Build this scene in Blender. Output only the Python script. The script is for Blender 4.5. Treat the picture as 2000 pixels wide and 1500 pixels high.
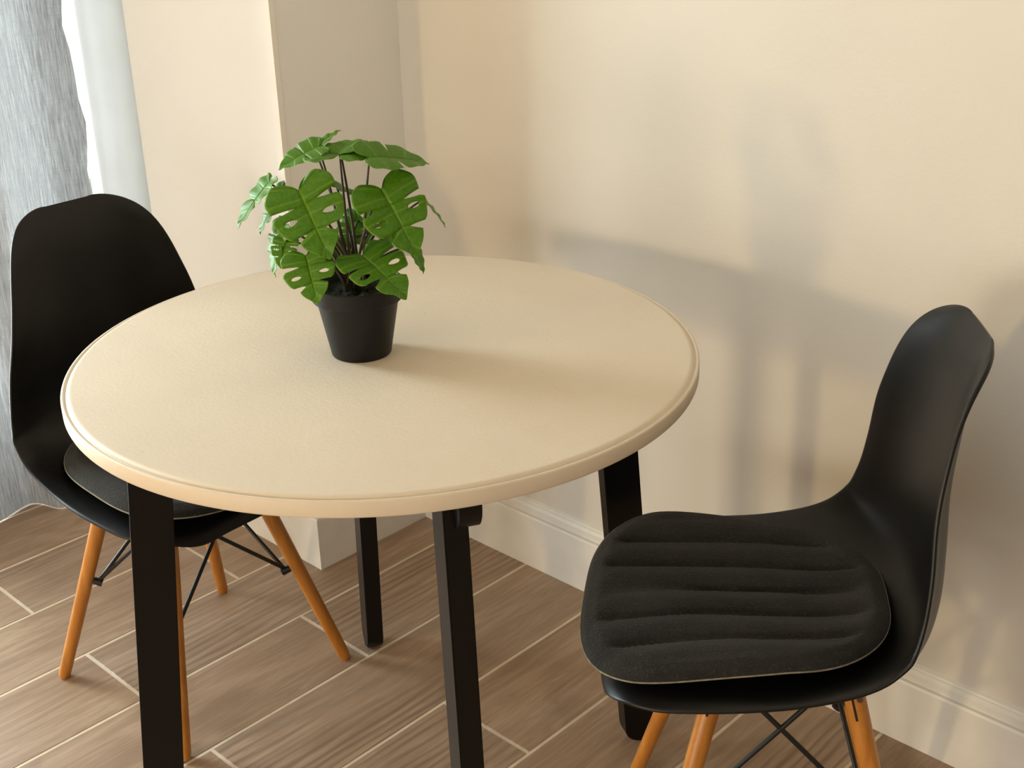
import bpy, bmesh, math, random
from mathutils import Vector, Matrix
random.seed(7)
C = bpy.context.scene.collection
for o in list(bpy.data.objects):
    bpy.data.objects.remove(o)
PI = math.pi

# ------------------------------------------------------------------ camera
PITCH, ROLL, YAW, CAMZ, FPX = 0.41203, -0.02624, 0.76707, 1.38784, 2501.2
fw = Vector((-math.sin(YAW) * math.cos(PITCH), math.cos(YAW) * math.cos(PITCH), -math.sin(PITCH)))
rt0 = Vector((math.cos(YAW), math.sin(YAW), 0))
up0 = rt0.cross(fw)
rt = rt0 * math.cos(ROLL) + up0 * math.sin(ROLL)
upv = -rt0 * math.sin(ROLL) + up0 * math.cos(ROLL)
cam_data = bpy.data.cameras.new('camera')
cam = bpy.data.objects.new('camera', cam_data)
C.objects.link(cam)
m = Matrix((rt, upv, -fw)).transposed().to_4x4()
m.translation = Vector((0, 0, CAMZ))
cam.matrix_world = m
cam_data.sensor_fit = 'HORIZONTAL'
cam_data.sensor_width = 36
cam_data.lens = FPX / 2000 * 36
cam_data.clip_start = 0.05
bpy.context.scene.camera = cam

# ------------------------------------------------------------------ world, lights, exposure
sc = bpy.context.scene
sc.view_settings.view_transform = 'Standard'
sc.view_settings.look = 'None'
sc.view_settings.gamma = 1
sc.view_settings.use_curve_mapping = False
sc.view_settings.exposure = 0.08
world = bpy.data.worlds.new('overcast_sky')
sc.world = world
world.use_nodes = True
bg = world.node_tree.nodes['Background']
bg.inputs[0].default_value = (0.98, 1.0, 0.94, 1)
bg.inputs[1].default_value = 1.5

def area(name, loc, target, sx, sy, power, col, spread=180):
    l = bpy.data.lights.new(name, 'AREA')
    l.shape = 'RECTANGLE'
    l.size, l.size_y = sx, sy
    l.energy = power
    l.color = col
    l.spread = math.radians(spread)
    o = bpy.data.objects.new(name, l)
    C.objects.link(o)
    o.location = loc
    o.rotation_euler = (Vector(target) - Vector(loc)).to_track_quat('-Z', 'Y').to_euler()
    return o

# daylight through the small rear window (low warm daylight that throws the wall shadows)
area('rear_window_daylight', (-2.86, -3.27, 1.12), (-1.2, 1.1, 0.85), 0.30, 0.34, 54, (1.0, 0.73, 0.34))
# daylight through the glazed door behind the curtain
area('door_daylight', (-3.05, 0.66, 1.10), (0, 0.66, 1.0), 1.15, 1.9, 150, (0.84, 0.97, 1.0))
# two added fill lights behind the camera, no source seen there
area('added_fill_rear_right', (0.6, -3.74, 0.8), (-0.9, 1.6, 0.5), 1.3, 1.2, 15, (0.96, 0.98, 1.0))
area('added_fill_rear_left', (-1.3, -3.74, 0.75), (-1.3, 1.6, 0.4), 1.3, 1.2, 54, (1.0, 0.87, 0.70))  # second added fill, lifts the lower wall

# ------------------------------------------------------------------ helpers
def lin(r, g, b):
    f = lambda c: (c / 255 / 12.92) if c / 255 <= 0.04045 else ((c / 255 + 0.055) / 1.055) ** 2.4
    return (f(r), f(g), f(b), 1)

class NT:
    def __init__(self, name):
        self.m = bpy.data.materials.new(name)
        self.m.use_nodes = True
        self.t = self.m.node_tree
        self.b = self.t.nodes['Principled BSDF']
    def n(self, typ, **kw):
        nd = self.t.nodes.new(typ)
        for k, v in kw.items():
            setattr(nd, k, v)
        return nd
    def l(self, a, b):
        self.t.links.new(a, b)
    def set(self, **kw):
        for k, v in kw.items():
            self.b.inputs[k.replace('_', ' ')].default_value = v
        return self
    def coord(self, kind='Object', scale=(1, 1, 1), rot=(0, 0, 0)):
        tc = self.n('ShaderNodeTexCoord')
        mp = self.n('ShaderNodeMapping')
        mp.inputs['Scale'].default_value = scale
        mp.inputs['Rotation'].default_value = rot
        self.l(tc.outputs[kind], mp.inputs[0])
        return mp.outputs[0]
    def noise(self, vec, scale, detail=4, rough=0.5, dist=0.0):
        nd = self.n('ShaderNodeTexNoise')
        nd.inputs['Scale'].default_value = scale
        nd.inputs['Detail'].default_value = detail
        nd.inputs['Roughness'].default_value = rough
        nd.inputs['Distortion'].default_value = dist
        self.l(vec, nd.inputs['Vector'])
        return nd.outputs['Fac']
    def ramp(self, fac, stops):
        r = self.n('ShaderNodeValToRGB')
        e = r.color_ramp.elements
        while len(e) < len(stops):
            e.new(0.5)
        for el, (p, c) in zip(e, stops):
            el.position = p
            el.color = c
        self.l(fac, r.inputs[0])
        return r.outputs[0]
    def mix(self, fac, a, b, mode='MIX'):
        nd = self.n('ShaderNodeMix', data_type='RGBA', blend_type=mode)
        for s, v in ((nd.inputs[0], fac), (nd.inputs[6], a), (nd.inputs[7], b)):
            if hasattr(v, 'node'):
                self.l(v, s)
            else:
                s.default_value = v
        return nd.outputs[2]
    def math(self, op, a, b=None):
        nd = self.n('ShaderNodeMath', operation=op)
        for s, v in zip(nd.inputs, (a, b)):
            if v is None:
                continue
            if hasattr(v, 'node'):
                self.l(v, s)
            else:
                s.default_value = v
        return nd.outputs[0]
    def bump(self, h, strength=0.2, dist=0.002):
        nd = self.n('ShaderNodeBump')
        nd.inputs['Strength'].default_value = strength
        nd.inputs['Distance'].default_value = dist
        self.l(h, nd.inputs['Height'])
        self.l(nd.outputs[0], self.b.inputs['Normal'])
    def col(self, c):
        self.l(c, self.b.inputs['Base Color'])

def painted(name, c1, c2, rough=0.6, bump=0.15, scale=9, fine=220):
    k = NT(name)
    v = k.coord()
    k.col(k.ramp(k.noise(v, scale, 5), [(0.3, c1), (0.7, c2)]))
    k.set(Roughness=rough)
    k.bump(k.noise(v, fine, 3), bump, 0.002)
    return k.m

M = {}
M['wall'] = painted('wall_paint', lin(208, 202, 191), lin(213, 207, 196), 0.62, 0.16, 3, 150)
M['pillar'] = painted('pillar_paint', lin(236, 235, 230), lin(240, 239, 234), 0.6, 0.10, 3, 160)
M['bead'] = painted('corner_bead_highlight', lin(238, 234, 225), lin(242, 238, 229), 0.45, 0.05)  # bright edge of the bead is put into its colour
M['trim'] = painted('baseboard_paint', lin(222, 219, 212), lin(231, 228, 221), 0.42, 0.22, 14, 60)
M['pvc'] = painted('white_window_frame', lin(216, 216, 217), lin(221, 221, 222), 0.35, 0.03)
M['dark_wall'] = painted('taupe_wall_paint', lin(150, 138, 122), lin(156, 144, 128), 0.7, 0.1)
M['ceiling'] = painted('ceiling_paint', lin(236, 232, 224), lin(240, 236, 228), 0.8, 0.05)
M['grout'] = painted('grout', lin(226, 210, 186), lin(212, 196, 172), 0.9, 0.3, 30, 300)
M['outside'] = painted('balcony_tile', lin(170, 172, 165), lin(190, 190, 180), 0.8, 0.1)

# wood look floor tile: grain runs along Y, each tile its own tone and print
k = NT('wood_tile')
tc = k.n('ShaderNodeTexCoord')
oi = k.n('ShaderNodeObjectInfo')
off = k.n('ShaderNodeVectorMath', operation='ADD')
cmb = k.n('ShaderNodeCombineXYZ')
k.l(k.math('MULTIPLY', oi.outputs['Random'], 37.0), cmb.inputs[0])
k.l(k.math('MULTIPLY', oi.outputs['Random'], 91.0), cmb.inputs[1])
k.l(tc.outputs['Object'], off.inputs[0]); k.l(cmb.outputs[0], off.inputs[1])
def mapped(sc_):
    mp = k.n('ShaderNodeMapping'); mp.inputs['Scale'].default_value = sc_
    k.l(off.outputs[0], mp.inputs[0]); return mp.outputs[0]
big = k.noise(mapped((5, 1.6, 1)), 1.5, 4, 0.55, 0.6)
grain = k.noise(mapped((26, 2.2, 1)), 1.6, 7, 0.68, 1.6)
fine = k.noise(mapped((170, 9, 1)), 1.0, 5, 0.7, 0.8)
wv = k.n('ShaderNodeTexWave', wave_type='BANDS', bands_direction='X')
wv.inputs['Scale'].default_value = 16; wv.inputs['Distortion'].default_value = 9.0
wv.inputs['Detail'].default_value = 3; wv.inputs['Detail Scale'].default_value = 0.8
k.l(mapped((1.1, 0.16, 1)), wv.inputs['Vector'])
base = k.ramp(big, [(0.25, lin(158, 131, 106)), (0.5, lin(178, 151, 125)), (0.75, lin(192, 165, 138))])
base = k.mix(k.math('MULTIPLY', k.ramp(grain, [(0.42, (1, 1, 1, 1)), (0.62, (0, 0, 0, 1))]), 0.42), base, lin(124, 98, 74))
base = k.mix(k.math('MULTIPLY', k.ramp(fine, [(0.35, (1, 1, 1, 1)), (0.6, (0, 0, 0, 1))]), 0.22), base, lin(118, 94, 74))
stripy = k.math('MULTIPLY', k.math('MULTIPLY', k.math('GREATER_THAN', oi.outputs['Random'], 0.72), 0.55), k.ramp(k.noise(mapped((4, 1.2, 1)), 1.0, 2), [(0.45, (0, 0, 0, 1)), (0.6, (1, 1, 1, 1))]))
base = k.mix(k.math('MULTIPLY', k.math('POWER', wv.outputs['Fac'], 2.0), stripy), base, lin(92, 70, 54))
knot = k.noise(mapped((7, 4.5, 1)), 1.0, 2, 0.4, 0.8)
base = k.mix(k.math('MULTIPLY', k.ramp(knot, [(0.64, (0, 0, 0, 1)), (0.74, (1, 1, 1, 1))]), 0.45), base, lin(86, 64, 48))
bc = k.n('ShaderNodeBrightContrast')
k.l(base, bc.inputs[0])
k.l(k.math('MULTIPLY', k.math('SUBTRACT', oi.outputs['Random'], 0.5), 0.035), bc.inputs['Bright'])
k.col(bc.outputs[0])
k.set(Roughness=0.48)
k.bump(k.mix(0.5, grain, fine), 0.25, 0.0015)
M['tile'] = k.m

k = NT('tabletop_paint')
v = k.coord()
c = k.ramp(k.noise(v, 7, 5), [(0.3, lin(217, 203, 182)), (0.7, lin(223, 209, 188))])
spk = k.ramp(k.noise(v, 38, 2, 0.4), [(0.19, (1, 1, 1, 1)), (0.23, (0, 0, 0, 1))])
c = k.mix(k.math('MULTIPLY', spk, 0.5), c, lin(165, 135, 105))
k.col(c)
k.set(Roughness=0.55)
k.bump(k.noise(v, 190, 3, 0.6), 0.22, 0.0015)
M['table_top'] = k.m
M['table_black'] = painted('black_table_paint', lin(7, 7, 7), lin(9, 9, 9), 0.36, 0.06, 20, 200)
M['table_black'].node_tree.nodes['Principled BSDF'].inputs['Specular IOR Level'].default_value = 0.3

k = NT('black_plastic')
v = k.coord()
k.set(Base_Color=lin(9, 9, 9), Roughness=0.38)
k.b.inputs['Specular IOR Level'].default_value = 0.36
k.bump(k.noise(v, 900, 2), 0.05, 0.0005)
M['plastic'] = k.m
M['wire'] = painted('black_metal', lin(12, 12, 12), lin(16, 16, 16), 0.4, 0.02)
M['pot'] = painted('black_pot_plastic', lin(17, 17, 16), lin(20, 20, 19), 0.48, 0.08, 30, 500)
M['pot'].node_tree.nodes['Principled BSDF'].inputs['Specular IOR Level'].default_value = 0.3

k = NT('dark_felt')
v = k.coord()
n1 = k.noise(v, 320, 3, 0.7)
n2 = k.noise(v, 18, 4, 0.6)
c = k.ramp(n2, [(0.3, lin(33, 33, 31)), (0.7, lin(45, 44, 42))])
c = k.mix(k.math('MULTIPLY', k.ramp(n1, [(0.56, (0, 0, 0, 1)), (0.72, (1, 1, 1, 1))]), 0.5), c, lin(84, 82, 78))
k.col(c)
k.set(Roughness=0.95, Sheen_Weight=0.12, Sheen_Roughness=0.5)
k.b.inputs['Specular IOR Level'].default_value = 0.1
k.bump(n1, 0.7, 0.003)
M['felt'] = k.m
M['piping'] = painted('felt_edge', lin(118, 112, 98), lin(150, 143, 126), 0.9, 0.5, 120, 400)

k = NT('beech_leg')
v = k.coord(scale=(1, 1, 0.06))
c = k.ramp(k.noise(v, 60, 4, 0.6, 0.4), [(0.25, lin(164, 102, 34)), (0.55, lin(186, 122, 48)), (0.8, lin(200, 138, 62))])
k.col(c); k.set(Roughness=0.33)
M['beech'] = k.m
M['slot'] = painted('slot_shadow', lin(30, 18, 10), lin(36, 22, 12), 0.8, 0.0)
M['screw'] = painted('dark_screw', lin(70, 52, 40), lin(80, 62, 48), 0.4, 0.0)

k = NT('soil_moss')
v = k.coord()
k.col(k.ramp(k.noise(v, 120, 5), [(0.3, lin(16, 17, 9)), (0.6, lin(34, 38, 18)), (0.8, lin(46, 52, 24))]))
k.set(Roughness=0.95)
k.bump(k.noise(v, 160, 4), 0.8, 0.01)
M['soil'] = k.m
M['stem'] = painted('plant_stem', lin(58, 46, 30), lin(70, 58, 38), 0.5, 0.1, 60, 200)
M['stem_green'] = painted('green_stem', lin(92, 104, 46), lin(104, 116, 56), 0.5, 0.1, 60, 200)

def leaf_mat(name, dark, mid, vein):
    k = NT(name)
    uv = k.n('ShaderNodeUVMap')
    sp = k.n('ShaderNodeSeparateXYZ')
    k.l(uv.outputs[0], sp.inputs[0])
    au = k.math('ABSOLUTE', k.math('SUBTRACT', sp.outputs[0], 0.5))       # 0 midrib .. 0.5 margin
    mid_line = k.ramp(au, [(0.0, (1, 1, 1, 1)), (0.018, (0.7, 0.7, 0.7, 1)), (0.035, (0, 0, 0, 1))])
    fr = k.math('FRACT', k.math('MULTIPLY', sp.outputs[1], 6.0))
    side = k.ramp(k.math('ABSOLUTE', k.math('SUBTRACT', fr, 0.5)), [(0.0, (1, 1, 1, 1)), (0.05, (0.4, 0.4, 0.4, 1)), (0.10, (0, 0, 0, 1))])
    edge = k.ramp(au, [(0.470, (0, 0, 0, 1)), (0.495, (1, 1, 1, 1))])
    v = k.coord()
    c = k.ramp(k.noise(v, 24, 3), [(0.3, dark), (0.7, mid)])
    c = k.mix(k.math('MULTIPLY', side, 0.42), c, vein)
    c = k.mix(k.math('MULTIPLY', mid_line, 0.45), c, vein)
    c = k.mix(k.math('MULTIPLY', edge, 0.45), c, vein)
    k.col(c)
    k.set(Roughness=0.44)
    k.b.inputs['Specular IOR Level'].default_value = 0.36
    k.bump(k.math('ADD', k.math('MULTIPLY', side, -0.6), k.math('MULTIPLY', mid_line, -1.0)), 0.35, 0.003)
    # thin leaf: some light passes through
    out = k.t.nodes['Material Output']
    tr = k.n('ShaderNodeBsdfTranslucent')
    tr.inputs[0].default_value = lin(140, 190, 20)
    mx = k.n('ShaderNodeMixShader'); mx.inputs[0].default_value = 0.18
    k.l(k.b.outputs[0], mx.inputs[1]); k.l(tr.outputs[0], mx.inputs[2]); k.l(mx.outputs[0], out.inputs[0])
    return k.m
M['leaf'] = leaf_mat('monstera_leaf', lin(64, 110, 4), lin(86, 136, 8), lin(132, 172, 52))
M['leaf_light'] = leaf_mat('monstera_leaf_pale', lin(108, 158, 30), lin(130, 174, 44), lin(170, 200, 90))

# linen curtain: streaky weave, lets daylight through
k = NT('grey_linen_curtain')
v = k.coord()
def mp2(s):
    q = k.n('ShaderNodeMapping'); q.inputs['Scale'].default_value = s; k.l(v, q.inputs[0]); return q.outputs[0]
s1 = k.noise(mp2((150, 150, 7)), 2.0, 6, 0.65, 0.5)
s2 = k.noise(mp2((400, 400, 26)), 1.0, 3, 0.7)
s3 = k.noise(mp2((30, 30, 400)), 1.0, 3, 0.7)
w = k.math('ADD', k.math('MULTIPLY', s1, 0.6), k.math('ADD', k.math('MULTIPLY', s2, 0.3), k.math('MULTIPLY', s3, 0.1)))
cc = k.ramp(w, [(0.34, lin(118, 118, 119)), (0.5, lin(152, 152, 153)), (0.66, lin(186, 186, 187))])
k.col(cc); k.set(Roughness=0.9)
k.b.inputs['Specular IOR Level'].default_value = 0.1
out = k.t.nodes['Material Output']
tr = k.n('ShaderNodeBsdfTranslucent'); k.l(cc, tr.inputs[0])
tp = k.n('ShaderNodeBsdfTransparent'); k.l(cc, tp.inputs[0])
m1 = k.n('ShaderNodeMixShader'); m1.inputs[0].default_value = 0.22
m2 = k.n('ShaderNodeMixShader'); m2.inputs[0].default_value = 0.015
k.l(k.b.outputs[0], m1.inputs[1]); k.l(tr.outputs[0], m1.inputs[2])
k.l(m1.outputs[0], m2.inputs[1]); k.l(tp.outputs[0], m2.inputs[2]); k.l(m2.outputs[0], out.inputs[0])
M['curtain'] = k.m

k = NT('clear_glass')
out = k.t.nodes['Material Output']
tp = k.n('ShaderNodeBsdfTransparent'); gl = k.n('ShaderNodeBsdfGlossy'); gl.inputs['Roughness'].default_value = 0.02
fr = k.n('ShaderNodeFresnel'); fr.inputs[0].default_value = 1.45
mx = k.n('ShaderNodeMixShader')
k.l(fr.outputs[0], mx.inputs[0]); k.l(tp.outputs[0], mx.inputs[1]); k.l(gl.outputs[0], mx.inputs[2]); k.l(mx.outputs[0], out.inputs[0])
M['glass'] = k.m

def mesh_obj(name, verts, faces, mat, parent=None, smooth=False, uvs=None):
    me = bpy.data.meshes.new(name)
    me.from_pydata([tuple(v) for v in verts], [], faces)
    me.materials.append(mat)
    if smooth:
        me.polygons.foreach_set('use_smooth', [True] * len(me.polygons))
    if uvs:
        lay = me.uv_layers.new(name='UVMap')
        for lp in me.loops:
            lay.data[lp.index].uv = uvs[lp.vertex_index]
    me.update()
    o = bpy.data.objects.new(name, me)
    C.objects.link(o)
    if parent:
        o.parent = parent
    return o

def bm_obj(name, bm, mat, parent=None, smooth=False, auto=None):
    bmesh.ops.recalc_face_normals(bm, faces=bm.faces)
    me = bpy.data.meshes.new(name)
    bm.to_mesh(me); bm.free()
    me.materials.append(mat)
    if smooth:
        me.polygons.foreach_set('use_smooth', [True] * len(me.polygons))
        if auto:
            me.set_sharp_from_angle(angle=math.radians(auto))
    o = bpy.data.objects.new(name, me)
    C.objects.link(o)
    if parent:
        o.parent = parent
    return o

def box_bm(bm, x0, x1, y0, y1, z0, z1, bev=0.0):
    r = bmesh.ops.create_cube(bm, size=1)
    for v in r['verts']:
        v.co = Vector((x0 + (v.co.x + .5) * (x1 - x0), y0 + (v.co.y + .5) * (y1 - y0), z0 + (v.co.z + .5) * (z1 - z0)))
    if bev:
        es = set(e for v in r['verts'] for e in v.link_edges)
        bmesh.ops.bevel(bm, geom=list(es), offset=bev, segments=2, affect='EDGES', profile=0.7)

def box(name, x0, x1, y0, y1, z0, z1, mat, parent=None, bev=0.0):
    bm = bmesh.new(); box_bm(bm, x0, x1, y0, y1, z0, z1, bev)
    return bm_obj(name, bm, mat, parent)

def tube(name, pts, rads, mat, parent=None, n=12, cap=True):
    pts = [Vector(p) for p in pts]
    if not hasattr(rads, '__len__'):
        rads = [rads] * len(pts)
    V, F = [], []
    t0 = (pts[1] - pts[0]).normalized()
    ref = t0.orthogonal().normalized()
    for i, p in enumerate(pts):
        t = (pts[min(i + 1, len(pts) - 1)] - pts[max(i - 1, 0)]).normalized()
        ref = (ref - t * ref.dot(t)).normalized()
        bi = t.cross(ref)
        for j in range(n):
            a = 2 * PI * j / n
            V.append(p + (ref * math.cos(a) + bi * math.sin(a)) * rads[i])
    for i in range(len(pts) - 1):
        for j in range(n):
            F.append((i * n + j, i * n + (j + 1) % n, (i + 1) * n + (j + 1) % n, (i + 1) * n + j))
    if cap:
        F.append(tuple(range(n))[::-1]); F.append(tuple(range((len(pts) - 1) * n, len(pts) * n)))
    o = mesh_obj(name, V, F, mat, parent, True)
    o.data.set_sharp_from_angle(angle=math.radians(50))
    return o

def lathe(name, prof, mat, parent=None, n=64, sharp=40):
    V, F = [], []
    m_ = len(prof)
    for r, z in prof:
        for j in range(n):
            a = 2 * PI * j / n
            V.append((r * math.cos(a), r * math.sin(a), z))
    for i in range(m_ - 1):
        for j in range(n):
            F.append((i * n + j, i * n + (j + 1) % n, (i + 1) * n + (j + 1) % n, (i + 1) * n + j))
    F.append(tuple(range(n))[::-1]); F.append(tuple(range((m_ - 1) * n, m_ * n)))
    o = mesh_obj(name, V, F, mat, parent, True)
    o.data.set_sharp_from_angle(angle=math.radians(sharp))
    return o

def extrude_profile(name, prof, a, b, out, mat, ua=0.0, ub=0.0):
    """baseboard: profile (d outward, z) swept from a to b; ua/ub = mitre at the ends (length per unit of d)."""
    a, b, out = Vector(a), Vector(b), Vector(out)
    t = (b - a).normalized()
    V = [a + out * d - t * (ua * d) + Vector((0, 0, z)) for d, z in prof] + [b + out * d + t * (ub * d) + Vector((0, 0, z)) for d, z in prof]
    n = len(prof)
    F = [(i, (i + 1) % n, n + (i + 1) % n, n + i) for i in range(n)] + [tuple(range(n))[::-1], tuple(range(n, 2 * n))]
    bm = bmesh.new()
    vs = [bm.verts.new(v) for v in V]
    for f in F:
        bm.faces.new([vs[i] for i in f])
    return bm_obj(name, bm, mat)

def thing(name, label, cat, loc=(0, 0, 0), rz=0.0, group=None):
    o = bpy.data.objects.new(name, None)
    o.empty_display_size = 0.1
    C.objects.link(o)
    o.location = loc; o.rotation_euler = (0, 0, rz)
    o['label'] = label; o['category'] = cat
    if group:
        o['group'] = group
    return o

def tag(o, label, cat, group=None):
    o['label'] = label; o['category'] = cat
    if group:
        o['group'] = group
    return o

def struct(o, label=None):
    o['kind'] = 'structure'
    if label:
        o['label'] = label
    return o

# ------------------------------------------------------------------ room
YW = 1.652                    # plane of the long wall
XL, XR, YB, ZC = -2.80, 1.90, -3.80, 2.55
PX0, PX1, PY = -2.345, -1.866, 1.360       # boxed-in pillar
floor = struct(box('floor', XL - .02, XR, YB, YW + .02, -0.12, -0.0009, M['grout']), 'pale grout bed of the wood look tile floor')
# tiles: 20 cm wide, laid along Y, staggered as in the photograph
TX0, TW, TL, G = -2.5515, 0.2, 1.2, 0.0052
for kx in range(-2, 23):
    xa, xb = TX0 + kx * TW + G / 2, TX0 + (kx + 1) * TW - G / 2
    xa, xb = max(xa, XL), min(xb, XR)
    if xb - xa < .01:
        continue
    y = (0.8695 if kx % 2 else 1.2118) - 5 * TL
    while y < YW:
        ya, yb = max(y + G / 2, YB), min(y + TL - G / 2, YW)
        y += TL
        if yb - ya < .02:
            continue
        bm = bmesh.new()
        box_bm(bm, -(xb - xa) / 2, (xb - xa) / 2, 0, yb - ya, -0.010, 0)
        top = [e for e in bm.edges if all(v.co.z > -0.001 for v in e.verts)]
        bmesh.ops.bevel(bm, geom=top, offset=0.0012, segments=1, affect='EDGES')
        t = bm_obj('plank', bm, M['tile'], floor)
        t.location = ((xa + xb) / 2, ya, random.uniform(-0.0003, 0.0))

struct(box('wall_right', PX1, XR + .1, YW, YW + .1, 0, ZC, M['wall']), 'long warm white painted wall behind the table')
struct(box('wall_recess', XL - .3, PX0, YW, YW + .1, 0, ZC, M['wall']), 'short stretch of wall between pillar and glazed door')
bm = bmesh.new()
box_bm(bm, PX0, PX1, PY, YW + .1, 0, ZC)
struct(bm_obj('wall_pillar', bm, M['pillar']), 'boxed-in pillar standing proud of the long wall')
bm = bmesh.new()
box_bm(bm, PX1 - .016, PX1 + .0012, PY - .0012, PY + .010, .14, ZC, 0.0008)
struct(bm_obj('trim_1', bm, M['bead']), 'plaster corner bead on the edge of the pillar, its bright edge painted in')
struct(box('ceiling', XL - .3, XR + .1, YB - .1, YW + .1, ZC, ZC + .1, M['ceiling']))
struct(box('wall_east', XR, XR + .1, YB, YW, 0, ZC, M['dark_wall']))
# rear wall with two openings made up for the added fill lights
RW = [(-2.0, -0.6, 0.1, 1.45), (-0.1, 1.3, 0.15, 1.6)]
bm = bmesh.new()
xs = [XL - .1] + [v for w_ in RW for v in w_[:2]] + [XR + .1]
for i in range(0, len(xs), 2):
    box_bm(bm, xs[i], xs[i + 1], YB - .1, YB, 0, ZC)
for x0, x1, z0, z1 in RW:
    box_bm(bm, x0, x1, YB - .1, YB, 0, z0); box_bm(bm, x0, x1, YB - .1, YB, z1, ZC)
struct(bm_obj('wall_rear', bm, M['dark_wall']))
# left wall with the glazed door (curtain hangs in front of it)
DY0, DY1, DZ1 = 0.05, 1.50, 2.30
bm = bmesh.new()
box_bm(bm, XL - .1, XL, YB, -3.62, 0, ZC); box_bm(bm, XL - .1, XL, -2.9, DY0, 0, ZC); box_bm(bm, XL - .1, XL, -3.62, -2.9, 0, 0.8); box_bm(bm, XL - .1, XL, -3.62, -2.9, 1.5, ZC); box_bm(bm, XL - .1, XL, DY1 + .12, YW, 0, ZC); box_bm(bm, XL - .1, XL, DY0, DY1 + .12, DZ1, ZC)
struct(bm_obj('wall_left', bm, M['wall']))
win = box('window_1', XL - .08, XL - .02, DY0, DY1, 0, 0.06, M['pvc'], None, 0.004)
struct(win, 'white framed glazed balcony door behind the curtain')
def part_box(name, *a, mat=M['pvc'], bev=0.004):
    return box(name, *a, mat, win, bev)
part_box('door_stile', XL - .08, XL - .02, DY0, DY0 + .07, 0.06, DZ1)
part_box('door_stile', XL - .08, XL - .02, 0.74, 0.80, 0.06, DZ1)
part_box('door_rail', XL - .08, XL - .02, DY0, DY1, DZ1 - .07, DZ1)
part_box('door_rail', XL - .078, XL - .022, DY0 + .07, DY1, 0.165, 0.215)
for y0, y1 in ((DY0 + .07, .74), (.80, DY1)):
    part_box('pane', XL - .053, XL - .047, y0, y1, 0.06, 0.165, mat=M['glass'], bev=0)
    part_box('pane', XL - .053, XL - .047, y0, y1, 0.215, DZ1 - .07, mat=M['glass'], bev=0)
# rounded white jamb
V = [(XL - .01 + .055 * math.cos(a), DY1 + .070 + .055 * math.sin(a)) for a in [2 * PI * i / 40 for i in range(40)]]
struct(mesh_obj('trim_2', [(x, y, 0) for x, y in V] + [(x, y, ZC) for x, y in V],
                [(i, (i + 1) % 40, 40 + (i + 1) % 40, 40 + i) for i in range(40)] + [tuple(range(40))[::-1], tuple(range(40, 80))], M['pvc'], None, True),
       'white rounded jamb beside the glazed door')
bpy.data.objects['trim_2'].data.set_sharp_from_angle(angle=math.radians(40))
struct(box('floor_balcony', XL - 2.5, XL - .1, YB - 1, YW + 1, -0.14, -0.03, M['outside']))

# baseboards with a stepped top bead
BP = [(0, 0), (0.0165, 0), (0.0165, 0.112), (0.0150, 0.1165), (0.0095, 0.1175), (0.0095, 0.1215), (0.0125, 0.1235), (0.0125, 0.134), (0.0085, 0.1395), (0.0060, 0.1405), (0.0055, 0.1445), (0, 0.147)]
struct(extrude_profile('baseboard_right', BP, (PX1, YW, 0), (XR, YW, 0), (0, -1, 0), M['trim'], -1.0, 0), 'white grooved baseboard along the long wall')
struct(extrude_profile('baseboard_pillar_side', BP, (PX1, PY, 0), (PX1, YW, 0), (1, 0, 0), M['trim'], 1.0, -1.0), 'white baseboard on the shaded side of the pillar')
struct(extrude_profile('baseboard_pillar_front', BP, (PX0, PY, 0), (PX1, PY, 0), (0, -1, 0), M['trim'], 1.0, 1.0), 'white baseboard on the front of the pillar')
struct(extrude_profile('baseboard_recess', BP, (XL, YW, 0), (PX0, YW, 0), (0, -1, 0), M['trim'], 0, -1.0))

# ------------------------------------------------------------------ round table
TCX, TCY, TR, TZ = -1.2244, 1.0283, 0.4162, 0.7485
table = thing('round_table', 'round cream painted table on four black splayed board legs', 'table', (TCX, TCY, 0))
R = TR
prof = [(0.02, TZ - .0235), (R - .003, TZ - .0235), (R - .0008, TZ - .0225), (R, TZ - .0205), (R, TZ - .0048), (R - .0008, TZ - .0030), (R - .0026, TZ - .0024),
        (R - .0042, TZ - .0030), (R - .0052, TZ - .0046), (R - .0062, TZ - .0046), (R - .0074, TZ - .0026), (R - .0092, TZ - .0008), (R - .0115, TZ - .0001), (R - .014, TZ), (0.02, TZ)]
lathe('tabletop', prof, M['table_top'], table, 160, 60)
# angle, tangential offset, radius at the top, radius at the floor
LEGS = [(-29, -.004, .327, .383), (61, .008, .322, .383), (151, -.019, .352, .412), (241, 0.0, .315, .381)]
LW, LT = 0.056, 0.029
def board(bm, outline, half_t, off=0.0):
    """closed outline in (r, z); thickness along the tangent."""
    a = [bm.verts.new((r, off - half_t, z)) for r, z in outline]
    b = [bm.verts.new((r, off + half_t, z)) for r, z in outline]
    n = len(a)
    bm.faces.new(a); bm.faces.new(b[::-1])
    for i in range(n):
        bm.faces.new((a[i], b[i], b[(i + 1) % n], a[(i + 1) % n]))
    es = [e for e in bm.edges if abs(e.verts[0].co.y - e.verts[1].co.y) < 1e-6]
    bmesh.ops.bevel(bm, geom=es, offset=0.0018, segments=2, affect='EDGES')
def arc(cx, cz, r, a0, a1, n=8):
    return [(cx + r * math.cos(math.radians(a0 + (a1 - a0) * i / n)), cz + r * math.sin(math.radians(a0 + (a1 - a0) * i / n))) for i in range(n + 1)]
ZT = TZ - .0235
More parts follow.
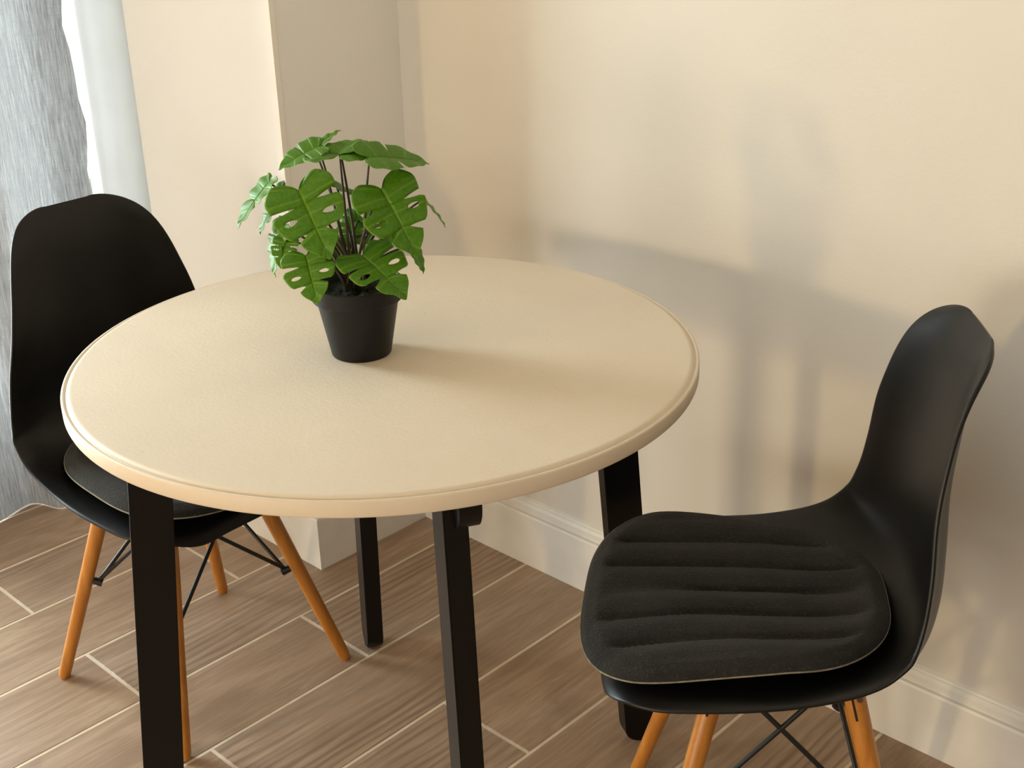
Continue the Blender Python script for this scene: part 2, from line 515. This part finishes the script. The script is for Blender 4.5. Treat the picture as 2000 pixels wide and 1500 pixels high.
for deg, toff, RT, RB in LEGS:
    ang = math.radians(deg)
    bm = bmesh.new()
    sl = (RB - RT) / ZT
    ol = [(RT - LW / 2, ZT - .0005), (RT + LW / 2, ZT - .0005)]
    lo = []
    rr = 0.026
    lo += [(x, z) for x, z in arc(RB + LW / 2 - rr, rr, rr, 0, -90)]
    lo += [(x, z) for x, z in arc(RB - LW / 2 + rr + .0, rr, rr, -90, -180)]
    lo = [(x + (0 - sl * z), z) for x, z in lo]
    ol = [ol[0]] + lo[::-1] + [ol[1]]
    board(bm, ol, LT / 2, toff)
    leg = bm_obj('leg', bm, M['table_black'], table)
    leg.rotation_euler = (0, 0, ang)
# rail under the top, its rounded end shows beside the front leg
for ang, r_out, offt in ((math.radians(-29), 0.384, 0.0072), (math.radians(61), 0.335, 0.008)):
    bm = bmesh.new()
    hh = 0.056 if r_out > .35 else 0.030
    ro = .034 if r_out > .35 else .024
    ol = [(-0.345, ZT - .001)] + arc(-0.345 + .02, ZT - hh + .02, .02, 180, 270, 6) + arc(r_out - ro, ZT - hh + ro, ro, 270, 360, 12) + [(r_out, ZT - .001)]
    board(bm, ol, 0.013, offt)
    rail = bm_obj('rail', bm, M['table_black'], table)
    rail.rotation_euler = (0, 0, ang)

# ------------------------------------------------------------------ shell chairs
def catmull(P, n):
    out = []
    Q = [Vector(P[0]) * 2 - Vector(P[1])] + [Vector(p) for p in P] + [Vector(P[-1]) * 2 - Vector(P[-2])]
    for i in range(1, len(Q) - 2):
        for j in range(n):
            t = j / n
            p0, p1, p2, p3 = Q[i - 1], Q[i], Q[i + 1], Q[i + 2]
            out.append(.5 * (2 * p1 + (p2 - p0) * t + (2 * p0 - 5 * p1 + 4 * p2 - p3) * t * t + (3 * p1 - p0 - 3 * p2 + p3) * t ** 3))
    out.append(Q[-2])
    return out
# profile: (x, z, half width, edge curl)
SP = [(.225, .397, .194, .012), (.216, .414, .201, .007), (.192, .427, .209, .004), (.145, .432, .221, .006), (.068, .430, .228, .016), (-.009, .426, .225, .028),
      (-.083, .429, .221, .043), (-.135, .445, .217, .055), (-.172, .479, .214, .060), (-.185, .530, .206, .057), (-.185, .595, .192, .049), (-.184, .666, .172, .045),
      (-.190, .731, .154, .040), (-.197, .786, .153, .040), (-.214, .835, .161, .041)]
def shell_surface():
    P4 = catmull([Vector(p) for p in SP], 10)
    S = [0]
    for i in range(1, len(P4)):
        S.append(S[-1] + math.hypot(P4[i][0] - P4[i - 1][0], P4[i][1] - P4[i - 1][1]))
    L = S[-1]
    def at(s):
        s = min(max(s, 0), L)
        for i in range(1, len(S)):
            if s <= S[i] + 1e-9:
                f = (s - S[i - 1]) / (S[i] - S[i - 1])
                return P4[i - 1].lerp(P4[i], f)
        return P4[-1]
    rf, rb = 0.085, 0.122
    st = []
    for i in range(9):
        st.append(rf * (1 - math.cos(PI / 2 * i / 8)))
    nm = 40
    for i in range(1, nm):
        st.append(rf + (L - rf - rb) * i / nm)
    for i in range(13):
        st.append(L - rb + rb * math.sin(PI / 2 * i / 12))
    NV = 32
    V, F = [], []
    for s in st:
        c = at(s)
        d = (at(s + .004) - at(s - .004))
        tx, tz = d[0], d[1]
        q = math.hypot(tx, tz); tx, tz = tx / q, tz / q
        nx, nz = tz, -tx               # towards the sitter
        W = c[2]
        if s < rf:
            W = W - rf + math.sqrt(max(rf * rf - (rf - s) ** 2, 0))
        if s > L - rb:
            W = W - rb + math.sqrt(max(rb * rb - (s - L + rb) ** 2, 0))
        full = c[2]
        for j in range(NV + 1):
            v = -1 + 2 * j / NV
            v = math.copysign(1 - (1 - abs(v)) ** 1.35, v)
            y = W * v
            u = abs(y) / full
            dd = c[3] * u ** 2.7
            e = min(W - abs(y), L - s) if s > L / 2 else W - abs(y)      # distance to the rim: the rim flares back a little
            dd -= .0050 * max(0, 1 - e / .026) ** 1.6
            V.append((c[0] + nx * dd, y, c[1] + nz * dd))
    n = NV + 1
    for i in range(len(st) - 1):
        for j in range(NV):
            F.append((i * n + j, i * n + j + 1, (i + 1) * n + j + 1, (i + 1) * n + j))
    return V, F

def make_chair(label, loc, rz, group=None):
    ch = thing('shell_chair', label, 'chair', loc, rz, group)
    V, F = shell_surface()
    sh = mesh_obj('seat_shell', V, F, M['plastic'], ch, True)
    so = sh.modifiers.new('thickness', 'SOLIDIFY'); so.thickness = 0.0055; so.offset = 0
    sb = sh.modifiers.new('smooth', 'SUBSURF'); sb.levels = 1; sb.render_levels = 1
    top = lambda sx, sy, z: Vector((-.0043 + sx * (.1790 - .0996 * z / .40), sy * (.1783 - .0992 * z / .40), z))
    for sx in (-1, 1):
        for sy in (-1, 1):
            a, b = top(sx, sy, 0.0), top(sx, sy, .392)
            pts = [a, a.lerp(b, .012), a.lerp(b, .03), a.lerp(b, .5), a.lerp(b, .97), b]
            leg = tube('leg', pts, [.0085, .0100, .0108, .0125, .0140, .0135], M['beech'], ch, 20)
            # slot and screw at the top of the leg, metal clip and cross wires
            p = top(sx, sy, .352)
            ax = (b - a).normalized()
            outw = Vector((0, sy, 0)); outw = (outw - ax * outw.dot(ax)).normalized()
            sd = ax.cross(outw)
            bm = bmesh.new(); box_bm(bm, -.0015, .0015, -.002, .002, -.016, .016)
            slot = bm_obj('slot', bm, M['slot'], leg)
            slot.matrix_local = Matrix((sd, outw, ax)).transposed().to_4x4()
            slot.location = p + outw * .0118 - sd * .004
            scw = tube('screw', [p + outw * .0125 + ax * .012 + sd * .005, p + outw * .0145 + ax * .012 + sd * .005], .004, M['screw'], leg, 12)
            q = top(sx, sy, .362) - Vector((sx * .018, sy * .018, 0))
            bm = bmesh.new(); box_bm(bm, -.013, .013, -.013, .013, -.012, .050, .002)
            cl = bm_obj('bracket', bm, M['wire'], ch)
            cl.location = q; cl.rotation_euler = (0, 0, math.atan2(sy, sx))
            jn = top(sx, sy, .195) - Vector((sx * .017, sy * .017, 0))
            tube('wire_joint', [jn + Vector((sx * .010, sy * .010, .004)), jn + Vector((-sx * .003, -sy * .003, -.004))], [.006, .0075], M['wire'], ch, 12)
    Z0, Z1 = .198, .372
    for ax_ in ((1, 1, 1, -1), (1, -1, 1, 1), (-1, 1, -1, -1), (-1, -1, -1, 1), (1, 1, -1, 1), (-1, 1, 1, 1), (1, -1, -1, -1), (-1, -1, 1, -1)):
        a = top(ax_[0], ax_[1], Z0) - Vector((ax_[0] * .017, ax_[1] * .017, 0))
        b = top(ax_[2], ax_[3], Z1) - Vector((ax_[2] * .018, ax_[3] * .018, 0))
        tube('cross_wire', [a, b], .0036, M['wire'], ch, 8)
    # black frame plate under the seat
    bm = bmesh.new()
    for (x0, y0, x1, y1) in ((-.095, -.095, .095, .095),):
        box_bm(bm, x0, x1, y0 - .012, y0 + .012, .385, .4195); box_bm(bm, x0, x1, y1 - .012, y1 + .012, .385, .4195)
        box_bm(bm, x0 - .012, x0 + .012, y0, y1, .385, .4195); box_bm(bm, x1 - .012, x1 + .012, y0, y1, .385, .4195)
    bm_obj('seat_frame', bm, M['wire'], ch)
    return ch

LCH = ((-1.7442, 0.9946, 0), 0.0531)
RCH = ((-0.7432, 1.2589, 0), 3.8308)
make_chair('black shell chair left of the table, in front of the grey curtain', *LCH, group='black shell chairs')
make_chair('black shell chair right of the table, near the long wall', *RCH, group='black shell chairs')

# ------------------------------------------------------------------ felt seat pads
def make_pad(label, chair, dx=0.0, dy=0.0, rot=0.0, tilt=0.0, z0=0.4424, sag=0.0, lean=0.0, seam_rot=0.0):
    (cx, cy, _), rz = chair
    ca, sa = math.cos(rz), math.sin(rz)
    root = thing('seat_pad', label, 'cushion', (cx + dx * ca - dy * sa, cy + dx * sa + dy * ca, 0), rz + rot, 'felt seat pads')
    XF, XB, WF, WB = .227, -.1636, .208, .176
    def outline(a):
        # rounded trapezoid, front edge gently curved
        cs, sn = math.cos(a), math.sin(a)
        ex = 2 / 3.7 if cs > 0 else 2 / 2.63
        u = math.copysign(abs(cs) ** ex, cs); v = math.copysign(abs(sn) ** (2 / 2.9), sn)
        x = (XF + XB) / 2 + u * (XF - XB) / 2
        w = WB + (WF - WB) * min(1, max(0, (x - XB) / (XF - XB) * 1.25))
        return x, v * w
    NA, NR = 160, 34
    xc = (XF + XB) / 2
    seams = [-.124, -.062, 0.0, .062, .124]
    def zbot(x, y):
        return z0 + .018 * (abs(y) / .2) ** 2.2 + .016 * max(0, (-.06 - x) / .10) ** 2 + lean * y - sag * max(0, (x + y - .15) / .25) ** 1.3
    V, F = [], []
    def add(x, y, z):
        V.append((x, y, z)); return len(V) - 1
    rings = []
    for i in range(1, NR + 1):
        q = i / NR
        ring = []
        for j in range(NA):
            x, y = outline(2 * PI * j / NA)
            x, y = xc + (x - xc) * q, y * q
            e = 1 - q
            h = .0135 * min(1, (e / .10)) ** .5 + .0022
            if .03 < e < .085:                      # sewn line just inside the rim
                h -= .0022 * math.exp(-((e - .055) / .014) ** 2)
            fade = min(1, max(0, (e - .08) / .09))
            for s_ in seams:
                sy_ = s_ * (1 - .12 * max(0, -x) / .14)
                d = y + seam_rot * x + .006 * math.cos(PI * x / .40) - sy_
                h -= fade * .0056 * math.exp(-(d / .0042) ** 2)
            nearest = min(abs(y + seam_rot * x + .006 * math.cos(PI * x / .40) - s_) for s_ in seams)
            h += fade * .0022 * math.cos((nearest / .031) * PI) * -1
            ring.append(add(x, y, zbot(x, y) + h))
        rings.append(ring)
    ctr = add(xc, 0, zbot(xc, 0) + .0155 - .0058)
    for j in range(NA):
        F.append((ctr, rings[0][j], rings[0][(j + 1) % NA]))
    for i in range(NR - 1):
        for j in range(NA):
            F.append((rings[i][j], rings[i + 1][j], rings[i + 1][(j + 1) % NA], rings[i][(j + 1) % NA]))
    low = [add(*(lambda p: (p[0], p[1], zbot(*p)))(outline(2 * PI * j / NA))) for j in range(NA)]
    for j in range(NA):
        F.append((rings[-1][j], low[j], low[(j + 1) % NA], rings[-1][(j + 1) % NA]))
    cb = add(xc, 0, zbot(xc, 0))
    for j in range(NA):
        F.append((low[j], cb, low[(j + 1) % NA]))
    mesh_obj('felt_body', V, F, M['felt'], root, True)
    # pale cut edge of the backing felt
    PV, PF = [], []
    for j in range(NA):
        x, y = outline(2 * PI * j / NA)
        k_ = 1.004
        for q, dz in ((1.0, .0000), (1.0065, .0000), (1.0065, .0018), (1.0, .0018)):
            PV.append((xc + (x - xc) * q, y * q, zbot(x, y) + dz - .0006))
    for j in range(NA):
        for q in range(4):
            a0, a1 = j * 4 + q, j * 4 + (q + 1) % 4
            b0, b1 = ((j + 1) % NA) * 4 + q, ((j + 1) % NA) * 4 + (q + 1) % 4
            PF.append((a0, b0, b1, a1))
    pp = mesh_obj('edge_trim', PV, PF, M['piping'], root, True)
    pp['label'] = 'pale cut edge of the felt'
    return root
make_pad('dark grey felt seat pad on the left chair, mostly under the tabletop', LCH, .021, 0, 0.0, z0=.4468)
make_pad('dark grey ribbed felt seat pad lying askew on the right chair', RCH, .0246, .0009, -.088, z0=.4464, sag=.034, lean=.0465, seam_rot=-.065)

# ------------------------------------------------------------------ potted monstera
PXc, PYc = -1.2415, 1.0015
plant = thing('potted_monstera', 'small green monstera in a black plastic pot standing on the table', 'plant', (PXc, PYc, TZ + .0002))
lathe('pot', [(.0300, 0.0), (.0385, 0.0), (.0396, .0015), (.0535, .0760), (.0542, .0767), (.0586, .0772), (.0595, .0782), (.0612, .0985), (.0606, .0996),
              (.0588, .0994), (.0575, .0975), (.0540, .0780), (.0500, .0760), (.0100, .0760)], M['pot'], plant, 64, 30)
sV, sF = [(0, 0, .088)], []
for i in range(1, 9):
    for j in range(32):
        a = 2 * PI * j / 32; r_ = .0552 * i / 8
        sV.append((r_ * math.cos(a), r_ * math.sin(a), .0865 + .004 * math.sin(a * 5 + i) * (i < 8) * random.random() - .002 * (i == 8)))
for j in range(32):
    sF.append((0, 1 + j, 1 + (j + 1) % 32))
for i in range(7):
    for j in range(32):
        sF.append((1 + i * 32 + j, 1 + (i + 1) * 32 + j, 1 + (i + 1) * 32 + (j + 1) % 32, 1 + i * 32 + (j + 1) % 32))
mesh_obj('soil', sV, sF, M['soil'], plant, True)

# plant frame: r = to the right as seen from the room, d = away from the room, u = up; metres from the pot centre
RV, DV = Vector((math.cos(YAW), math.sin(YAW), 0)), Vector((-math.sin(YAW), math.cos(YAW), 0))
def pp3(px, py, d):
    """photo pixel + depth beyond the pot axis -> point in the plant's own frame"""
    dr = (rt * ((px - 1000) / FPX) + upv * (-(py - 750) / FPX) + fw)
    o = Vector((0, 0, CAMZ))
    P0 = Vector((PXc, PYc, TZ)) + DV * d
    t = (P0 - o).dot(DV) / dr.dot(DV)
    return o + dr * t - Vector((PXc, PYc, TZ))

def leaf_mesh(name, mat, slits=(.49, .72), holes=(.60,), wid=.44, fold=.25, droop=.25, wave=.02, asym=1.0, twist=0.0, seed=0):
    rnd = random.Random(seed)
    V, F, U = [], [], []
    def margin(a, sgn):
        # a 0..1 from the sinus at the base round the lobe to the tip; returns x (half width), y (along)
        pts = [(0.0, 0.0), (.11, -.13), (.26, -.17), (.385, -.10), (.455, .06), (.46, .25), (.425, .44), (.34, .63), (.215, .81), (.09, .95), (0.0, 1.04)]
        f = a * (len(pts) - 1); i = min(int(f), len(pts) - 2); t = f - i
        g = lambda k_: Vector(pts[max(0, min(len(pts) - 1, k_))])
        p0, p1, p2, p3 = g(i - 1), g(i), g(i + 1), g(i + 2)
        p = .5 * (2 * p1 + (p2 - p0) * t + (2 * p0 - 5 * p1 + 4 * p2 - p3) * t * t + (3 * p1 - p0 - 3 * p2 + p3) * t ** 3)
        return p.x * wid / .46, p.y
    def rib(a):
        return max(0.0, min(1.0, (a - .30) / .70)) ** 1.1 * .985
    for sgn in (-1, 1):
        cuts = [(s + rnd.uniform(-.02, .02), 'slit') for s in slits] + [(h + rnd.uniform(-.015, .015), 'hole') for h in holes]
        if rnd.random() < .3 and len(cuts) > 3:
            cuts.pop(0)
        cuts.sort()
        edges = [0.0] + [c[0] for c in cuts] + [1.0]
        kinds = [None] + [c[1] for c in cuts] + [None]
        v0s = [rnd.uniform(.34, .5) for _ in edges]
        gs = [rnd.uniform(.018, .032) for _ in edges]
        NVv = 14
        def gap(i, v):
            if kinds[i] == 'slit':
                return 0 if v < v0s[i] else gs[i] * ((v - v0s[i]) / (1 - v0s[i])) ** .6
            if kinds[i] == 'hole':
                q = (v - .40) / .38
                return .021 * max(0, 1 - (2 * q - 1) ** 2) ** .4 if 0 < q < 1 else 0
            return 0
        for s in range(len(edges) - 1):
            idx = {}
            NC = max(4, round((edges[s + 1] - edges[s]) * 34))
            for iv in range(NVv + 1):
                v = iv / NVv
                a0, a1 = edges[s] + gap(s, v), edges[s + 1] - gap(s + 1, v)
                for ic in range(NC + 1):
                    f = ic / NC
                    a = a0 + (a1 - a0) * f
                    ex, ey = margin(a, sgn)
                    # rounded finger ends next to a slit
                    rd = 1.0
                    if kinds[s] == 'slit':
                        rd -= .13 * max(0, 1 - f / .42) ** 2
                    if kinds[s + 1] == 'slit':
                        rd -= .07 * max(0, 1 - (1 - f) / .32) ** 2
                    vv = v * rd
                    my = rib(a)
                    bow = .05 * math.sin(PI * vv)
                    x = ex * vv
                    y = my + (ey - my) * (vv + bow * (0 if a < .25 else 1) * .6)
                    # relief: fold along the midrib, droop towards tip and lobes, ripple between veins
                    z = fold * x - .55 * fold * (x / wid) ** 2 * wid * 1.25
                    z -= droop * max(0, y) ** 2 + .10 * max(0, -y)
                    z += wave * math.sin(a * 6 * 2 * PI) * vv
                    V.append(Vector((sgn * x * (asym if sgn > 0 else 1), y, z)))
                    U.append((.5 + sgn * v * .5 * (1 if sgn > 0 else 1), a))
                    idx[iv, ic] = len(V) - 1
            for iv in range(NVv):
                for ic in range(NC):
                    q = (idx[iv, ic], idx[iv, ic + 1], idx[iv + 1, ic + 1], idx[iv + 1, ic])
                    F.append(q if sgn < 0 else q[::-1])
    me = bpy.data.meshes.new(name)
    me.from_pydata([tuple(v) for v in V], [], F)
    lay = me.uv_layers.new(name='UVMap')
    for lp in me.loops:
        lay.data[lp.index].uv = U[lp.vertex_index]
    bm = bmesh.new(); bm.from_mesh(me)
    bmesh.ops.remove_doubles(bm, verts=bm.verts, dist=1e-4)
    bm.to_mesh(me); bm.free()
    me.polygons.foreach_set('use_smooth', [True] * len(me.polygons))
    me.materials.append(mat)
    return me

def place_leaf(base, tip, normal, wid=.44, mat='leaf', seed=0, **kw):
    """base and tip: (px, py, depth) seen in the photo; normal: rough facing of the leaf's upper side as (r, d, u)."""
    b, t = pp3(*base), pp3(*tip)
    y = t - b
    L = y.length
    y.normalize()
    n = RV * normal[0] + DV * normal[1] + Vector((0, 0, normal[2]))
    n = (n - y * n.dot(y)).normalized()
    x = y.cross(n)
    me = leaf_mesh('leaf', M[mat], wid=wid, seed=seed, **kw)
    o = bpy.data.objects.new('leaf', me)
    C.objects.link(o); o.parent = plant
    mt = Matrix((x * L, y * L, n * L)).transposed().to_4x4()
    mt.translation = b
    o.matrix_local = mt
    so = o.modifiers.new('thickness', 'SOLIDIFY'); so.thickness = .0055; so.offset = 0
    return b

LEAVES = [
    # base, tip, normal(r,d,u), kw
    dict(base=(583, 372, -.035), tip=(640, 497, -.085), normal=(-.05, -.75, .6), wid=.52, seed=1, droop=.12),
    dict(base=(745, 370, -.020), tip=(815, 492, -.060), normal=(.25, -.8, .55), wid=.50, seed=2, droop=.10),
    dict(base=(708, 500, -.040), tip=(790, 566, -.100), normal=(.15, -.45, .85), wid=.50, seed=3, droop=.15),
    dict(base=(598, 500, -.050), tip=(617, 588, -.085), normal=(-.1, -.85, .5), wid=.58, seed=4, droop=.12),
    dict(base=(552, 445, -.010), tip=(512, 530, -.020), normal=(-.7, -.4, .5), wid=.46, seed=5, droop=.3),
    dict(base=(525, 357, .010), tip=(458, 437, -.015), normal=(-.80, -.35, .50), wid=.44, seed=6, droop=.10, slits=(.62,), holes=()),
    dict(base=(550, 378, .005), tip=(495, 450, .010), normal=(-.62, -.30, .6), wid=.40, seed=7, droop=.15),
    dict(base=(622, 287, .030), tip=(543, 322, .010), normal=(.05, -.20, 1.0), wid=.50, seed=8, droop=.12, slits=(.58,), holes=(), wave=.012),
    dict(base=(614, 290, .035), tip=(661, 250, .055), normal=(-.45, -.35, .8), wid=.27, seed=21, slits=(), holes=(), droop=.1),
    dict(base=(663, 302, .010), tip=(618, 284, .070), normal=(-.1, -.16, 1.0), wid=.62, seed=9, droop=.10, slits=(.58,), holes=(), wave=.012),
    dict(base=(666, 302, .012), tip=(748, 284, .050), normal=(.05, -.16, 1.0), wid=.56, seed=10, droop=.05, slits=(.58,), holes=(), wave=.012),
    dict(base=(722, 308, -.010), tip=(837, 303, .030), normal=(.10, -.22, 1.0), wid=.52, seed=11, droop=.14, slits=(.58,), holes=(), wave=.012),
    dict(base=(658, 367, .030), tip=(696, 358, .080), normal=(.2, -.30, .9), wid=.55, seed=12, droop=.3),
    dict(base=(690, 470, .030), tip=(692, 414, .055), normal=(0, -.9, .4), wid=.62, seed=13, mat='leaf_light', droop=.1),
    dict(base=(752, 412, .030), tip=(770, 478, .045), normal=(.1, -.95, .3), wid=.60, seed=14, mat='leaf_light', droop=.1),
    dict(base=(826, 390, .010), tip=(874, 438, .000), normal=(.75, .1, .6), wid=.34, seed=15, droop=.1, slits=(), holes=()),
    dict(base=(806, 482, .020), tip=(832, 532, .020), normal=(.75, -.35, .5), wid=.36, seed=16, droop=.1, slits=(), holes=()),
    dict(base=(640, 478, .030), tip=(660, 532, .055), normal=(0, -.95, .3), wid=.55, seed=17, mat='leaf_light', droop=.1),
    dict(base=(560, 470, -.03), tip=(545, 520, -.05), normal=(-.2, -.7, .6), wid=.55, seed=18, droop=.15),
    dict(base=(700, 430, .045), tip=(672, 478, .06), normal=(-.1, -.8, .5), wid=.5, seed=19, droop=.15),
    dict(base=(560, 395, .02), tip=(536, 372, .05), normal=(-.3, -.3, .8), wid=.5, seed=20, droop=.1),
]
hub = Vector((0, 0, .088))
for i, lf in enumerate(LEAVES):
    b = place_leaf(**lf)
    # petiole from the soil to the leaf base
    root = hub + Vector((random.uniform(-.012, .012), random.uniform(-.012, .012), -.004))
    mid = root.lerp(b, .5) + Vector((0, 0, .018 + .10 * (b - root).to_2d().length))
    mid.x = root.x + (mid.x - root.x) * .7; mid.y = root.y + (mid.y - root.y) * .7
    pts = []
    for q in range(11):
        t = q / 10
        pts.append(root * (1 - t) ** 2 + mid * (2 * t * (1 - t)) + b * t ** 2)
    n = (b - mid).normalized()
    tube('stem', pts, [.0022 - .0009 * q / 10 for q in range(11)], M['stem' if b.z < .2 else 'stem'], plant, 8)
for (x0, y0, x1, y1) in ((723, 472, 735, 450), (733, 475, 754, 462), (697, 463, 718, 453)):
    tube('cut_stem', [pp3(x0, y0, .012), pp3((x0 + x1) / 2, (y0 + y1) / 2 + 1, .008), pp3(x1, y1, .004)], [.0022, .0021, .0020], M['stem'], plant, 8)

# ------------------------------------------------------------------ curtain
def curtain():
    V, F = [], []
    NY, NZ = 150, 46
    CP = [(.76, -2.60), (.82, -2.53), (.88, -2.60), (.94, -2.54), (1.00, -2.545), (1.085, -2.565), (1.125, -2.497), (1.19, -2.55), (1.27, -2.60), (1.353, -2.56)]
    for j in range(NZ + 1):
        z = .0015 + (2.36 - .0015) * j / NZ
        for i in range(NY + 1):
            s = i / NY
            f = s * (len(CP) - 1); q = min(int(f), len(CP) - 2); t = f - q
            p0, p1, p2, p3 = [CP[max(0, min(len(CP) - 1, q + d))] for d in (-1, 0, 1, 2)]
            pt = [.5 * (2 * p1[d] + (p2[d] - p0[d]) * t + (2 * p0[d] - 5 * p1[d] + 4 * p2[d] - p3[d]) * t * t + (3 * p1[d] - p0[d] - 3 * p2[d] + p3[d]) * t ** 3) for d in (0, 1)]
            am = 1.0 - .45 * z / 2.4
            x = -2.565 + (pt[1] + 2.565) * am + .006 * math.sin(9 * s + 2.1 * z)
            yy = pt[0] + .008 * math.sin(z * 4 + 5 * s) * math.sin(PI * s)
            # right edge: raw selvedge that wanders slightly
            yy += (.006 * math.sin(z * 17) + .004 * math.sin(z * 41)) * s ** 8
            V.append((x, yy, z))
    n = NY + 1
    for j in range(NZ):
        for i in range(NY):
            F.append((j * n + i, j * n + i + 1, (j + 1) * n + i + 1, (j + 1) * n + i))
    o = mesh_obj('curtain', V, F, M['curtain'], None, True)
    return o
cur = tag(curtain(), 'grey streaked linen curtain hanging to the floor at the far left', 'curtain')
rod = thing('curtain_rod', 'black curtain rod carrying the grey curtain above the glazed door', 'curtain rod', (-2.575, .25, 2.38))
tube('rod', [(0, -.35, 0), (0, 1.30, 0)], .012, M['wire'], rod, 16)
for y in (-.25, 1.2):
    tube('wall_bracket', [(0, y, 0), (-.225, y, 0)], .008, M['wire'], rod, 10)
